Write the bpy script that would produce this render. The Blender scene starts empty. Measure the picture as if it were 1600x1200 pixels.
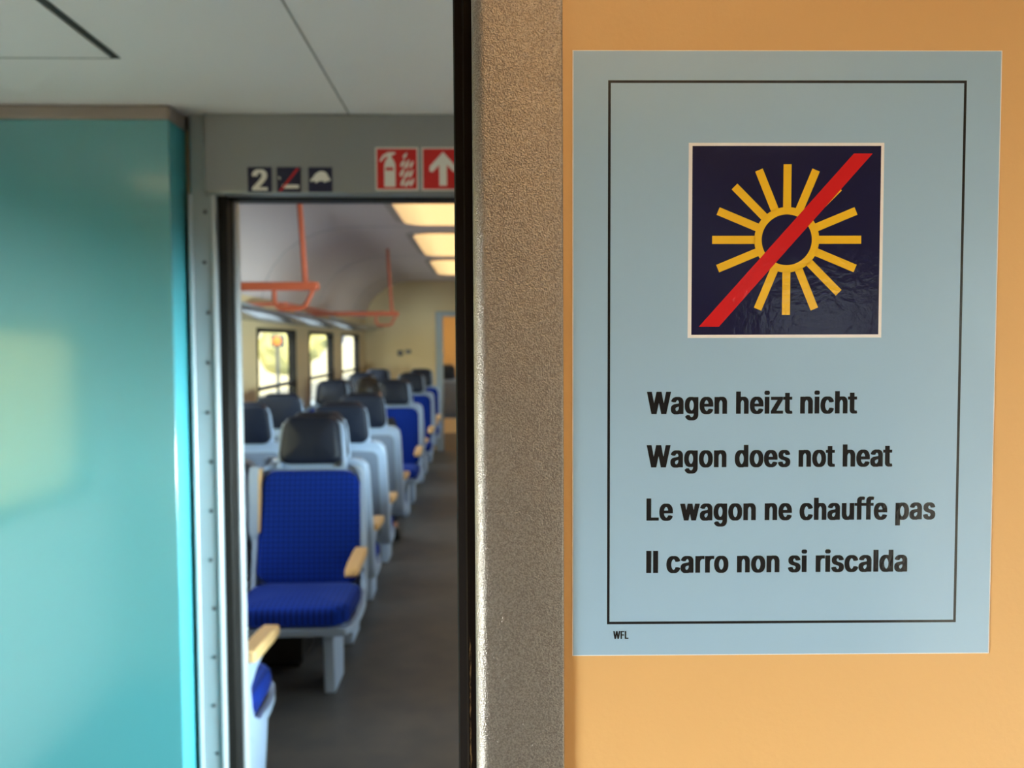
import bpy, bmesh, math, random
from mathutils import Vector, Matrix, noise
from mathutils.geometry import tessellate_polygon

C = bpy.context.scene.collection
sc = bpy.context.scene
PI = math.pi
R = math.radians

# ------------------------------------------------------------------ camera
cd = bpy.data.cameras.new('camera')
cam = bpy.data.objects.new('camera', cd)
C.objects.link(cam)
cd.sensor_width = 36.0
cd.lens = 31.5
cd.clip_start = 0.02
cd.clip_end = 300
cam.matrix_world = (Matrix.Translation((0, 0, 1.5)) @ Matrix.Rotation(R(-1.84), 4, 'Z')
                    @ Matrix.Rotation(PI / 2 - R(2.66), 4, 'X') @ Matrix.Rotation(R(-0.3), 4, 'Z'))
cd.dof.use_dof = True
cd.dof.focus_distance = 0.452
cd.dof.aperture_fstop = 12.0
sc.camera = cam
sc.view_settings.view_transform = 'Standard'
sc.view_settings.look = 'None'
sc.view_settings.gamma = 1.0
sc.view_settings.use_curve_mapping = False
sc.view_settings.exposure = 0.0

# ------------------------------------------------------------------ light
world = bpy.data.worlds.new('sky')
sc.world = world
world.use_nodes = True
wn = world.node_tree
wn.nodes.clear()
wo = wn.nodes.new('ShaderNodeOutputWorld')
wb = wn.nodes.new('ShaderNodeBackground')
wb.inputs['Color'].default_value = (0.78, 0.89, 1.0, 1)
wb.inputs['Strength'].default_value = 3.4
wn.links.new(wb.outputs[0], wo.inputs[0])


def area(name, loc, target, sx, sy, power, col):
    l = bpy.data.lights.new(name, 'AREA')
    l.shape = 'RECTANGLE'
    l.size = sx
    l.size_y = sy
    l.energy = power
    l.color = col
    o = bpy.data.objects.new(name, l)
    C.objects.link(o)
    o.location = loc
    o.rotation_euler = (Vector(target) - Vector(loc)).to_track_quat('-Z', 'Y').to_euler()
    return o


# low warm sun from behind on the right; an unseen block added on the right keeps it off the carriage
sl = bpy.data.lights.new('sun', 'SUN')
sl.energy = 9.0
sl.angle = R(1.5)
sl.color = (1.0, 0.80, 0.48)
so = bpy.data.objects.new('sun', sl)
C.objects.link(so)
so.rotation_euler = Vector((-0.70, 0.42, -0.50)).to_track_quat('-Z', 'Y').to_euler()
# daylight high outside both sides of the carriage
area('daylight_left', (-5.5, 6.5, 4.2), (-0.6, 6.5, 0.5), 15, 3.0, 1300, (0.80, 0.90, 1.0))
area('daylight_right', (5.0, 7.0, 4.2), (-0.3, 7.0, 0.5), 15, 3.0, 900, (0.82, 0.91, 1.0))
# low daylight through the window of the right entrance door and the left rear window
area('daylight_entrance', (3.2, 0.9, 0.95), (-0.8, 2.2, 1.0), 1.8, 0.65, 950, (0.74, 0.92, 1.0))
area('daylight_rear_left', (-3.4, -0.75, 1.05), (0.2, -0.2, 1.25), 1.3, 0.9, 1120, (0.90, 0.95, 1.0))


# ------------------------------------------------------------------ helpers
def new_mat(name, col, rough=0.5, metal=0.0, spec=0.5, coat=0.0, coat_rough=0.1):
    m = bpy.data.materials.new(name)
    m.use_nodes = True
    b = m.node_tree.nodes['Principled BSDF']
    b.inputs['Base Color'].default_value = (*col, 1)
    b.inputs['Roughness'].default_value = rough
    b.inputs['Metallic'].default_value = metal
    b.inputs['Specular IOR Level'].default_value = spec
    b.inputs['Coat Weight'].default_value = coat
    b.inputs['Coat Roughness'].default_value = coat_rough
    return m


def nd(m, kind, **kw):
    n = m.node_tree.nodes.new(kind)
    for k, v in kw.items():
        if hasattr(n, k):
            setattr(n, k, v)
        else:
            n.inputs[k].default_value = v
    return n


def ln(m, a, b):
    m.node_tree.links.new(a, b)


def bump(m, scale, dist, strength=1.0, detail=2.0, sockets=('Normal',)):
    b = m.node_tree.nodes['Principled BSDF']
    tc = nd(m, 'ShaderNodeTexCoord')
    nz = nd(m, 'ShaderNodeTexNoise', Scale=scale, Detail=detail)
    bp = nd(m, 'ShaderNodeBump', Strength=strength, Distance=dist)
    ln(m, tc.outputs['Object'], nz.inputs['Vector'])
    ln(m, nz.outputs['Fac'], bp.inputs['Height'])
    for s in sockets:
        ln(m, bp.outputs['Normal'], b.inputs[s])
    return nz


def tint(m, nz, c0, c1, p0=0.35, p1=0.65):
    b = m.node_tree.nodes['Principled BSDF']
    rp = nd(m, 'ShaderNodeValToRGB')
    rp.color_ramp.elements[0].position = p0
    rp.color_ramp.elements[0].color = (*c0, 1)
    rp.color_ramp.elements[1].position = p1
    rp.color_ramp.elements[1].color = (*c1, 1)
    ln(m, nz.outputs['Fac'], rp.inputs['Fac'])
    ln(m, rp.outputs['Color'], b.inputs['Base Color'])


def emit_mat(name, col, strength):
    m = new_mat(name, (0.8, 0.8, 0.8), 0.4)
    b = m.node_tree.nodes['Principled BSDF']
    b.inputs['Emission Color'].default_value = (*col, 1)
    b.inputs['Emission Strength'].default_value = strength
    return m


def obj(name, bm, m, parent=None, smooth=True, mat=None, bev=0.0, seg=2, normals=True):
    me = bpy.data.meshes.new(name)
    if normals:
        bmesh.ops.recalc_face_normals(bm, faces=bm.faces)
    bm.to_mesh(me)
    bm.free()
    me.materials.append(m)
    if smooth:
        for p in me.polygons:
            p.use_smooth = True
        try:
            me.set_sharp_from_angle(angle=R(38))
        except Exception:
            pass
    o = bpy.data.objects.new(name, me)
    C.objects.link(o)
    if parent:
        o.parent = parent
    if mat is not None:
        o.matrix_local = mat
    if bev:
        md = o.modifiers.new('bevel', 'BEVEL')
        md.width = bev
        md.segments = seg
        md.limit_method = 'ANGLE'
        md.angle_limit = R(35)
    return o


def thing(name, label, cat, loc=(0, 0, 0), rotz=0.0, group=None):
    o = bpy.data.objects.new(name, None)
    o.empty_display_size = 0.1
    C.objects.link(o)
    o.location = loc
    o.rotation_euler = (0, 0, rotz)
    return tag(o, label, cat, group)


def tag(o, label, cat, group=None):
    o['label'] = label
    o['category'] = cat
    if group:
        o['group'] = group
    return o


def struct(name, bm, m, parent=None, **kw):
    o = obj(name, bm, m, parent, **kw)
    if parent is None:
        o['kind'] = 'structure'
    return o


def box(bm, x0, x1, y0, y1, z0, z1):
    v = [bm.verts.new(p) for p in ((x0, y0, z0), (x1, y0, z0), (x1, y1, z0), (x0, y1, z0),
                                   (x0, y0, z1), (x1, y0, z1), (x1, y1, z1), (x0, y1, z1))]
    for f in ((0, 3, 2, 1), (4, 5, 6, 7), (0, 1, 5, 4), (1, 2, 6, 5), (2, 3, 7, 6), (3, 0, 4, 7)):
        bm.faces.new([v[i] for i in f])
    return bm


def bx(*a):
    return box(bmesh.new(), *a)


def prism(bm, poly, axis, a0, a1):
    """extrude a 2-D polygon along an axis; poly is in the two other axes"""
    def P(u, v, a):
        return {'X': (a, u, v), 'Y': (u, a, v), 'Z': (u, v, a)}[axis]
    lo = [bm.verts.new(P(u, v, a0)) for u, v in poly]
    hi = [bm.verts.new(P(u, v, a1)) for u, v in poly]
    n = len(poly)
    bm.faces.new(lo)
    bm.faces.new(hi)
    for i in range(n):
        bm.faces.new((lo[i], lo[(i + 1) % n], hi[(i + 1) % n], hi[i]))
    return bm


def loft(bm, rings, cap=True, closed=True):
    vs = [[bm.verts.new(p) for p in r] for r in rings]
    n = len(vs[0])
    for a, b in zip(vs, vs[1:]):
        for i in range(n if closed else n - 1):
            bm.faces.new((a[i], a[(i + 1) % n], b[(i + 1) % n], b[i]))
    if cap:
        bm.faces.new(vs[0])
        bm.faces.new(vs[-1])
    return bm


def tube(bm, pts, r, seg=12, cap=True):
    pts = [Vector(p) for p in pts]
    rad = r if isinstance(r, (list, tuple)) else [r] * len(pts)
    up = None
    rings = []
    for i, p in enumerate(pts):
        d = ((pts[i + 1] if i + 1 < len(pts) else p) - (pts[i - 1] if i else p)).normalized()
        if up is None:
            up = Vector((0, 0, 1)) if abs(d.z) < 0.9 else Vector((1, 0, 0))
        s = d.cross(up).normalized()
        up = s.cross(d).normalized()
        rings.append([p + rad[i] * (math.cos(2 * PI * k / seg) * s + math.sin(2 * PI * k / seg) * up) for k in range(seg)])
    return loft(bm, rings, cap)


def rrect(w, h, r, n=6, cx=0.0, cy=0.0):
    out = []
    r = min(r, w / 2 - 1e-4, h / 2 - 1e-4)
    for k, (sx, sy) in enumerate(((1, 1), (-1, 1), (-1, -1), (1, -1))):
        for j in range(n + 1):
            a = PI / 2 * (k + j / n)
            out.append((cx + sx * (w / 2 - r) + r * math.cos(a), cy + sy * (h / 2 - r) + r * math.sin(a)))
    return out


def pad(w0, w1, h, t, r, puff=0.012, back=0.0, n=8):
    """upholstered pad in the local XY plane, thickness along +Z; w0 at y=0 and w1 at y=h"""
    bm = bmesh.new()
    base = rrect(1, h, r, n, 0, h / 2)
    wmid = (w0 + w1) / 2

    def ring(inset, z):
        o = []
        for x, y in rrect(wmid - 2 * inset, h - 2 * inset, max(r - inset, 0.004), n, 0, h / 2):
            f = (w0 + (w1 - w0) * y / h) / wmid
            o.append((x * f, y, z))
        return o
    e = min(t * 0.45, 0.03)
    rings = [ring(e * 0.9, -back), ring(e * .3, -back * 0.7 + e * 0.1), ring(0, e * 0.5 + 0.1 * t), ring(0, t - e)]
    for k in range(1, 5):
        a = PI / 2 * k / 4
        rings.append(ring(e * (1 - math.cos(a)), t - e + e * math.sin(a)))
    m = min(wmid, h) / 2
    for k in range(1, 6):
        s = e + (m - e) * 0.9 * k / 5
        rings.append(ring(s, t + puff * math.sin(PI / 2 * k / 5)))
    loft(bm, rings)
    return bm


def copy_tree(o, parent=None):
    c = o.copy()
    C.objects.link(c)
    if parent:
        c.parent = parent
    for ch in list(o.children):
        copy_tree(ch, c)
    return c

# ------------------------------------------------------------------ materials
M = {}
M['orange'] = new_mat('orange_wall_paint', (0.69, 0.41, 0.16), 0.42)
bump(M['orange'], 260, 0.0006, 0.25, 3)
M['cream'] = new_mat('cream_wall', (0.72, 0.55, 0.30), 0.45)
M['vestibule_wall'] = new_mat('vestibule_wall', (0.48, 0.43, 0.36), 0.5)
M['rear_wall'] = new_mat('dark_grey_rear_wall', (0.04, 0.04, 0.045), 0.5)
M['pillar'] = new_mat('hammered_grey_metal', (0.42, 0.38, 0.34), 0.30, 0.7)
nz = bump(M['pillar'], 1250, 0.0005, 0.9, 2)
tint(M['pillar'], nz, (0.23, 0.20, 0.175), (0.38, 0.34, 0.295))
M['rubber'] = new_mat('black_rubber', (0.008, 0.007, 0.006), 0.55, spec=0.25)
M['seal'] = new_mat('dark_brown_seal', (0.006, 0.003, 0.0015), 0.7, spec=0.08)
# scuffed line worn into the lower part of the seal
sm = M['seal']
tc = nd(sm, 'ShaderNodeTexCoord')
sp_ = nd(sm, 'ShaderNodeSeparateXYZ')
ln(sm, tc.outputs['Object'], sp_.inputs[0])
mp = nd(sm, 'ShaderNodeMapping')
mp.inputs['Scale'].default_value = (900, 900, 160)
ln(sm, tc.outputs['Object'], mp.inputs['Vector'])
n1 = nd(sm, 'ShaderNodeTexNoise', Scale=1.0, Detail=4.0, Roughness=0.7)
ln(sm, mp.outputs[0], n1.inputs['Vector'])
cx_ = nd(sm, 'ShaderNodeMath', operation='ADD'); cx_.inputs[1].default_value = 0.0080
ln(sm, sp_.outputs['X'], cx_.inputs[0])
ab = nd(sm, 'ShaderNodeMath', operation='ABSOLUTE'); ln(sm, cx_.outputs[0], ab.inputs[0])
mr = nd(sm, 'ShaderNodeMapRange'); mr.inputs[1].default_value = 0.0; mr.inputs[2].default_value = 0.0022; mr.inputs[3].default_value = 1; mr.inputs[4].default_value = 0
ln(sm, ab.outputs[0], mr.inputs[0])
mz = nd(sm, 'ShaderNodeMapRange'); mz.inputs[1].default_value = 1.34; mz.inputs[2].default_value = 1.37; mz.inputs[3].default_value = 1; mz.inputs[4].default_value = 0
ln(sm, sp_.outputs['Z'], mz.inputs[0])
p1 = nd(sm, 'ShaderNodeMath', operation='MULTIPLY'); ln(sm, mr.outputs[0], p1.inputs[0]); ln(sm, mz.outputs[0], p1.inputs[1])
p2 = nd(sm, 'ShaderNodeMath', operation='MULTIPLY'); ln(sm, p1.outputs[0], p2.inputs[0]); ln(sm, n1.outputs['Fac'], p2.inputs[1])
rp = nd(sm, 'ShaderNodeValToRGB')
rp.color_ramp.elements[0].position = 0.40; rp.color_ramp.elements[0].color = (0.006, 0.003, 0.0015, 1)
rp.color_ramp.elements[1].position = 0.60; rp.color_ramp.elements[1].color = (0.16, 0.10, 0.045, 1)
ln(sm, p2.outputs[0], rp.inputs['Fac'])
ln(sm, rp.outputs['Color'], sm.node_tree.nodes['Principled BSDF'].inputs['Base Color'])
M['ceiling'] = new_mat('ceiling_panel', (0.80, 0.76, 0.78), 0.5)
M['seam'] = new_mat('grey_seam', (0.28, 0.27, 0.27), 0.6)
M['gap'] = new_mat('dark_gap', (0.03, 0.028, 0.025), 0.7)
M['teal'] = new_mat('teal_laminate', (0.068, 0.31, 0.355), 0.30, spec=0.4, coat=1.0, coat_rough=0.14)
M['teal'].node_tree.nodes['Principled BSDF'].inputs['Coat IOR'].default_value = 1.95
M['cyan'] = new_mat('cyan_laminate', (0.08, 0.40, 0.46), 0.35)
M['trim'] = new_mat('grey_brown_trim', (0.32, 0.27, 0.25), 0.45)
M['frame'] = new_mat('grey_frame_paint', (0.36, 0.41, 0.44), 0.38, 0.2)
M['header'] = new_mat('grey_header_paint', (0.29, 0.30, 0.32), 0.32, 0.2)
M['steel'] = new_mat('screw_steel', (0.13, 0.14, 0.15), 0.4, 0.7)
M['edge'] = new_mat('light_edge_metal', (0.62, 0.66, 0.70), 0.35, 0.3)
M['floor'] = new_mat('dark_grey_floor', (0.055, 0.052, 0.048), 0.45)
nz = bump(M['floor'], 7, 0.0005, 0.3, 3)
tint(M['floor'], nz, (0.056, 0.056, 0.056), (0.080, 0.074, 0.068))
M['saloon_ceiling'] = new_mat('saloon_ceiling', (0.66, 0.56, 0.54), 0.45)
M['lamp'] = emit_mat('warm_lamp', (1.0, 0.63, 0.26), 1.2)
lm = M['lamp']
tc = nd(lm, 'ShaderNodeTexCoord')
sp_ = nd(lm, 'ShaderNodeSeparateXYZ')
ln(lm, tc.outputs['Object'], sp_.inputs[0])
ab = nd(lm, 'ShaderNodeMath', operation='ABSOLUTE')
ln(lm, sp_.outputs['X'], ab.inputs[0])
mr = nd(lm, 'ShaderNodeMapRange')          # the tube in the middle shines stronger than the rim
mr.inputs[1].default_value = 0.10; mr.inputs[2].default_value = 0.27
mr.inputs[3].default_value = 1.35; mr.inputs[4].default_value = 0.75
ln(lm, ab.outputs[0], mr.inputs[0])
ln(lm, mr.outputs[0], lm.node_tree.nodes['Principled BSDF'].inputs['Emission Strength'])
lm.node_tree.nodes['Principled BSDF'].inputs['Base Color'].default_value = (0.5, 0.4, 0.25, 1)
M['rear_lamp'] = emit_mat('rear_warm_lamp', (1.0, 0.58, 0.23), 14.0)
M['downlight'] = emit_mat('dim_warm_downlight', (1.0, 0.66, 0.30), 1.5)
M['lamp_frame'] = new_mat('lamp_frame', (0.40, 0.34, 0.30), 0.45)
M['red_tube'] = new_mat('orange_red_tube', (0.48, 0.105, 0.05), 0.35)
M['shelf'] = new_mat('grey_shelf', (0.13, 0.13, 0.14), 0.18, 0.1)
M['shell'] = new_mat('light_grey_seat_shell', (0.38, 0.50, 0.68), 0.38)
M['back_panel'] = new_mat('grey_seat_back_panel', (0.20, 0.26, 0.36), 0.4)
M['leather'] = new_mat('dark_navy_leather', (0.008, 0.013, 0.028), 0.48, spec=0.35)
M['beige'] = new_mat('beige_armrest', (0.78, 0.50, 0.22), 0.4)
M['black'] = new_mat('black_print', (0.010, 0.009, 0.009), 0.35)
M['navy'] = new_mat('navy_print', (0.010, 0.010, 0.045), 0.3)
M['white'] = new_mat('white_print', (0.85, 0.82, 0.80), 0.4)
M['red'] = new_mat('red_print', (0.62, 0.012, 0.014), 0.35)
M['yellow'] = new_mat('yellow_print', (0.85, 0.50, 0.02), 0.35)
M['skin'] = new_mat('skin', (0.50, 0.26, 0.17), 0.5)
M['hair'] = new_mat('dark_brown_hair', (0.009, 0.005, 0.003), 0.6)
M['jacket'] = new_mat('dark_jacket', (0.015, 0.017, 0.022), 0.8)
M['trousers'] = new_mat('dark_trousers', (0.03, 0.035, 0.05), 0.8)
M['ground'] = new_mat('grey_ground', (0.30, 0.31, 0.32), 0.8)
M['platform'] = new_mat('pale_platform', (0.62, 0.66, 0.70), 0.7)
M['plaster'] = new_mat('pale_yellow_plaster', (0.80, 0.76, 0.58), 0.8)
M['roof'] = new_mat('brown_roof', (0.25, 0.14, 0.09), 0.8)
M['leaf'] = new_mat('yellow_green_leaves', (0.72, 0.68, 0.30), 0.7)
M['bark'] = new_mat('bark', (0.10, 0.07, 0.05), 0.9)
M['orange_lamp'] = emit_mat('orange_signal_lamp', (1.0, 0.38, 0.05), 1.1)
M['orange_lamp'].node_tree.nodes['Principled BSDF'].inputs['Base Color'].default_value = (0.5, 0.12, 0.01, 1)
M['ochre'] = new_mat('yellow_ochre_bounce', (0.95, 0.80, 0.30), 0.8)  # for the added light screen and bounce wall left of the carriage

# glossy printed vinyl of the notice
vin = new_mat('light_blue_vinyl', (0.325, 0.495, 0.655), 0.30, coat=0.9, coat_rough=0.04)
bump(vin, 260, 0.0010, 0.13, 3, ('Coat Normal',))
M['vinyl'] = vin
for k in ('black', 'navy', 'red', 'yellow', 'white'):
    c = M[k].copy()
    c.name = k + '_on_vinyl'
    b = c.node_tree.nodes['Principled BSDF']
    b.inputs['Coat Weight'].default_value = 0.9
    b.inputs['Specular IOR Level'].default_value = 0.15
    b.inputs['Coat IOR'].default_value = 1.65
    b.inputs['Coat Roughness'].default_value = 0.04
    bump(c, 260, 0.0010, 0.13, 3, ('Coat Normal',))
    M[k + '_vinyl'] = c

# blue fabric with a grid of small lighter squares
fab = new_mat('blue_checked_fabric', (0.01, 0.05, 0.4), 0.8, spec=0.12)
b = fab.node_tree.nodes['Principled BSDF']
b.inputs['Sheen Weight'].default_value = 0.12
b.inputs['Sheen Tint'].default_value = (0.4, 0.55, 1.0, 1)
tc = nd(fab, 'ShaderNodeTexCoord')
sep = nd(fab, 'ShaderNodeSeparateXYZ')
ln(fab, tc.outputs['Object'], sep.inputs[0])
parts = []
for ax in ('X', 'Y'):
    a = nd(fab, 'ShaderNodeMath', operation='MULTIPLY')
    a.inputs[1].default_value = 2 * PI / 0.023
    ln(fab, sep.outputs[ax], a.inputs[0])
    s = nd(fab, 'ShaderNodeMath', operation='SINE')
    ln(fab, a.outputs[0], s.inputs[0])
    g = nd(fab, 'ShaderNodeMath', operation='GREATER_THAN')
    g.inputs[1].default_value = -0.2
    ln(fab, s.outputs[0], g.inputs[0])
    parts.append(g)
mm = nd(fab, 'ShaderNodeMath', operation='MULTIPLY')
ln(fab, parts[0].outputs[0], mm.inputs[0])
ln(fab, parts[1].outputs[0], mm.inputs[1])
mx = nd(fab, 'ShaderNodeMix', data_type='RGBA')
mx.inputs[6].default_value = (0.002, 0.026, 0.27, 1)
mx.inputs[7].default_value = (0.0010, 0.009, 0.11, 1)
ln(fab, mm.outputs[0], mx.inputs[0])
ln(fab, mx.outputs[2], b.inputs['Base Color'])
M['fabric'] = fab

# window glass: clear with a fresnel reflection
gl = bpy.data.materials.new('window_glass')
gl.use_nodes = True
gl.node_tree.nodes.clear()
go = nd(gl, 'ShaderNodeOutputMaterial')
tr = nd(gl, 'ShaderNodeBsdfTransparent')
tr.inputs[0].default_value = (0.93, 0.96, 0.95, 1)
gs = nd(gl, 'ShaderNodeBsdfGlossy', Roughness=0.02)
lw = nd(gl, 'ShaderNodeLayerWeight', Blend=0.5)
pw = nd(gl, 'ShaderNodeMath', operation='POWER')
pw.inputs[1].default_value = 6.0
ln(gl, lw.outputs['Facing'], pw.inputs[0])
fr = nd(gl, 'ShaderNodeMath', operation='MULTIPLY_ADD')
fr.inputs[1].default_value = 0.35
fr.inputs[2].default_value = 0.03
ln(gl, pw.outputs[0], fr.inputs[0])
ms = nd(gl, 'ShaderNodeMixShader')
ln(gl, fr.outputs[0], ms.inputs[0])
ln(gl, tr.outputs[0], ms.inputs[1])
ln(gl, gs.outputs[0], ms.inputs[2])
ln(gl, ms.outputs[0], go.inputs[0])
M['glass'] = gl

XL, XR, XC = -1.62, 1.08, -0.27       # inner faces of the side walls, middle of the aisle

# ------------------------------------------------------------------ outside
struct('ground', bx(-60, 60, -30, 120, -1.1, -1.0), M['ground'])
struct('platform', bx(-5.6, -2.4, -10, 80, -1.0, -0.35), M['platform'], bev=0.03)

t = thing('light_screen', 'added yellow light screen outside the left entrance, outside the picture', 'light screen', (-3.7, 0.28, -.35))  # unseen screen added to block the rear-left light and tint reflections yellow
obj('panel', bx(-1.9, 1.9, -.04, .04, .1, 3.6), M['ochre'], t)
for x in (-1.8, 0, 1.8):
    obj('foot', bx(x - .06, x + .06, -.12, .12, 0, .1), M['steel'], t)

# ------------------------------------------------------------------ floor, ceilings
struct('floor', bx(XL - .06, XR + .06, -1.66, 15.0, -0.08, 0.0), M['floor'])


def wall_pieces(bm, X0, X1, y0, y1, z0, z1, ops):
    """wall across X0..X1, running along Y, with rectangular openings"""
    y = y0
    for (a, b_, c, d) in sorted(ops):
        box(bm, X0, X1, y, a, z0, z1)
        box(bm, X0, X1, a, b_, z0, c)
        box(bm, X0, X1, a, b_, d, z1)
        y = b_
    box(bm, X0, X1, y, y1, z0, z1)
    return bm


WZ0, WZ1 = 0.84, 1.615
SALOON = [(2.64, 3.98), (4.56, 5.90), (6.48, 7.82), (8.40, 9.75), (10.32, 11.75)]
RW = [(a, b_, WZ0, WZ1) for a, b_ in SALOON]
VEST = (0.70, 1.95, 0.90, 1.58)
REARL = (-1.30, 0.05, 0.45, 1.15)
REARR = (-1.22, -.93, 1.49, 1.69)
VESTR = (0.55, 1.95, 0.45, 1.27)
struct('wall_left', wall_pieces(bmesh.new(), XL - .06, XL, 2.42, 12.4, 0, 2.0, RW), M['cream'], smooth=False)
struct('wall_right', wall_pieces(bmesh.new(), XR, XR + .06, 2.42, 12.4, 0, 2.0, RW), M['cream'], smooth=False)
struct('wall_vestibule_left', wall_pieces(bmesh.new(), XL - .06, XL, -1.6, 2.42, 0, 2.08, [VEST, REARL]), M['vestibule_wall'], smooth=False)
struct('wall_vestibule_right', wall_pieces(bmesh.new(), XR, XR + .06, -1.6, 2.42, 0, 2.08, [VESTR, REARR]), M['vestibule_wall'], smooth=False)

wi = [0]


def window(side, y0, y1, z0, z1, bar=None):
    wi[0] += 1
    x0, x1 = (XL - .062, XL + .006) if side < 0 else (XR - .006, XR + .062)
    w, h, cy, cz = y1 - y0, z1 - z0, (y0 + y1) / 2, (z0 + z1) / 2
    outer = rrect(w - .001, h - .001, 0.002, 6, cy, cz)
    inner = rrect(w - .06, h - .06, 0.09, 6, cy, cz)
    bm = bmesh.new()
    rings = [[(x, u, v) for u, v in L] for x, L in ((x0, outer), (x1, outer), (x1, inner), (x0, inner))]
    loft(bm, rings + [rings[0]], cap=False)
    bmesh.ops.remove_doubles(bm, verts=bm.verts, dist=1e-6)
    f = struct('window_%d' % wi[0], bm, M['rubber'])
    xp = x0 + .012 if side < 0 else x1 - .012
    obj('pane', bx(xp - .003, xp + .003, y0 + .02, y1 - .02, z0 + .02, z1 - .02), M['glass'], f, smooth=False)
    if bar:
        xb = x0 + .03 if side < 0 else x1 - .03
        obj('crossbar', bx(xb - .014, xb + .014, y0 + .025, y1 - .025, bar - .016, bar + .016), M['steel'], f, bev=.004)
    return f


for (a, b_) in SALOON:
    window(-1, a, b_, WZ0, WZ1, 1.165)
for (a, b_) in SALOON:
    window(1, a, b_, WZ0, WZ1, 1.165)
window(-1, *VEST)
window(-1, *REARL)
window(1, *VESTR)

struct('window_15', bx(XR + .028, XR + .034, REARR[0] + .001, REARR[1] - .001, REARR[2] + .001, REARR[3] - .001), M['glass'], smooth=False)

# ceiling over the vestibule and the space behind the camera, then the vaulted one of the saloon
struct('ceiling', bx(XL, XR, -1.6, 2.42, 2.08, 2.12), M['ceiling'], smooth=False)
struct('trim_1', bx(-0.337, -0.3335, 0.5, 2.33, 2.0788, 2.0805), M['seam'], smooth=False)

prof = [(-1.615, 1.83), (-1.585, 1.95), (-1.53, 2.06), (-1.44, 2.17), (-1.31, 2.26), (-1.17, 2.315), (-1.02, 2.345), (-0.85, 2.35)]
prof = prof + [(2 * XC - x, z) for x, z in reversed(prof)]
outer = [(x * 1.0 + (x - XC) * 0.02, z + 0.03) for x, z in prof]
bm = bmesh.new()
prism(bm, prof + outer[::-1], 'Y', 2.42, 12.4)
cs = struct('ceiling_saloon', bm, M['saloon_ceiling'])
for y in (2.6, 4.35, 6.62, 8.85, 11.2):
    bm = bmesh.new()
    ins = [(x - (x - XC) * 0.0015, z - 0.0012) for x, z in prof]
    prism(bm, ins + prof[::-1], 'Y', y - .006, y + .006)
    obj('panel_seam', bm, M['seam'], cs)

# access hatch in the vestibule ceiling
t = thing('ceiling_hatch', 'pale square access hatch with a dark gap let into the vestibule ceiling', 'hatch', (-1.15, 1.45, 2.08))
bm = bmesh.new()
for (x0, x1, y0, y1) in ((-.42, -.405, -.42, .42), (.405, .42, -.42, .42), (-.405, .405, -.42, -.412), (-.405, .405, .412, .42)):
    box(bm, x0, x1, y0, y1, -.0015, .003)
obj('gap', bm, M['gap'], t, smooth=False)
obj('panel', bx(-.404, .404, -.411, .411, -.003, .003), M['ceiling'], t, bev=.001)

# warm ceiling lamp over the photographer (behind the picture)
t = thing('vestibule_lamp', 'warm ceiling lamp above the near orange wall, outside the picture', 'ceiling lamp', (0.15, -0.38, 2.08))
obj('frame', bx(-.36, .36, -.13, .13, -.012, 0), M['lamp_frame'], t, bev=.004)
obj('diffuser', bx(-.33, .33, -.10, .10, -.03, -.012), M['rear_lamp'], t, bev=.01)

# warm downlight beside it, left of the picture
t = thing('vestibule_downlight', 'round warm downlight in the vestibule ceiling above the teal cabinet, outside the picture', 'ceiling lamp', (-1.12, 1.28, 2.076))
bm = bmesh.new()
bmesh.ops.create_cone(bm, cap_ends=True, segments=32, radius1=.10, radius2=.11, depth=.012, matrix=Matrix.Translation((0, 0, -.006)))
obj('frame', bm, M['lamp_frame'], t)
bm = bmesh.new()
bmesh.ops.create_cone(bm, cap_ends=True, segments=32, radius1=.08, radius2=.09, depth=.010, matrix=Matrix.Translation((0, 0, -.017)))
obj('diffuser', bm, M['downlight'], t)

# ------------------------------------------------------------------ cross walls
bm = bmesh.new()
RWX = (0.70, 1.03, 1.45, 1.65)          # narrow window of the rear wall
box(bm, XL - .06, RWX[0], -1.66, -1.6, 0, 2.08)
box(bm, RWX[1], XR + .06, -1.66, -1.6, 0, 2.08)
box(bm, RWX[0], RWX[1], -1.66, -1.6, 0, RWX[2])
box(bm, RWX[0], RWX[1], -1.66, -1.6, RWX[3], 2.08)
struct('wall_rear', bm, M['rear_wall'], smooth=False)
struct('window_14', bx(RWX[0] + .001, RWX[1] - .001, -1.635, -1.629, RWX[2] + .001, RWX[3] - .001), M['glass'], smooth=False)

bm = bmesh.new()
box(bm, XL, -0.66, 2.36, 2.42, 0, 2.5)
box(bm, 0.17, XR, 2.36, 2.42, 0, 2.5)
box(bm, -0.66, 0.17, 2.36, 2.42, 1.90, 2.5)
struct('wall_doorway', bm, M['cream'], smooth=False)

# saloon doorway: grey posts, black gasket, header
post = struct('door_2', prism(bmesh.new(), [(-.746, 2.335), (-.740, 2.325), (-.69, 2.325), (-.678, 2.335), (-.678, 2.36), (-.746, 2.36)], 'Z', 0, 2.08), M['frame'], bev=.002)
obj('gasket', bx(-.678, -.655, 2.338, 2.43, 0, 1.885), M['rubber'], post, bev=.004)
obj('edge_strip', bx(-.655, -.646, 2.395, 2.43, 0, 1.885), M['edge'], post, bev=.002)
obj('light_edge', bx(-.7465, -.737, 2.318, 2.326, 0, 1.88), M['edge'], post, bev=.002)
obj('light_edge', bx(-.688, -.679, 2.318, 2.336, 0, 1.88), M['edge'], post, bev=.002)
for k in range(13):
    bm = bmesh.new()
    bmesh.ops.create_cone(bm, cap_ends=True, segments=12, radius1=.0055, radius2=.004, depth=.003,
                          matrix=Matrix.Translation((-.706 + .004 * math.sin(k * 2.1), 2.3235, .30 + k * .128)) @ Matrix.Rotation(PI / 2, 4, 'X'))
    obj('screw', bm, M['steel'], post)
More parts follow.
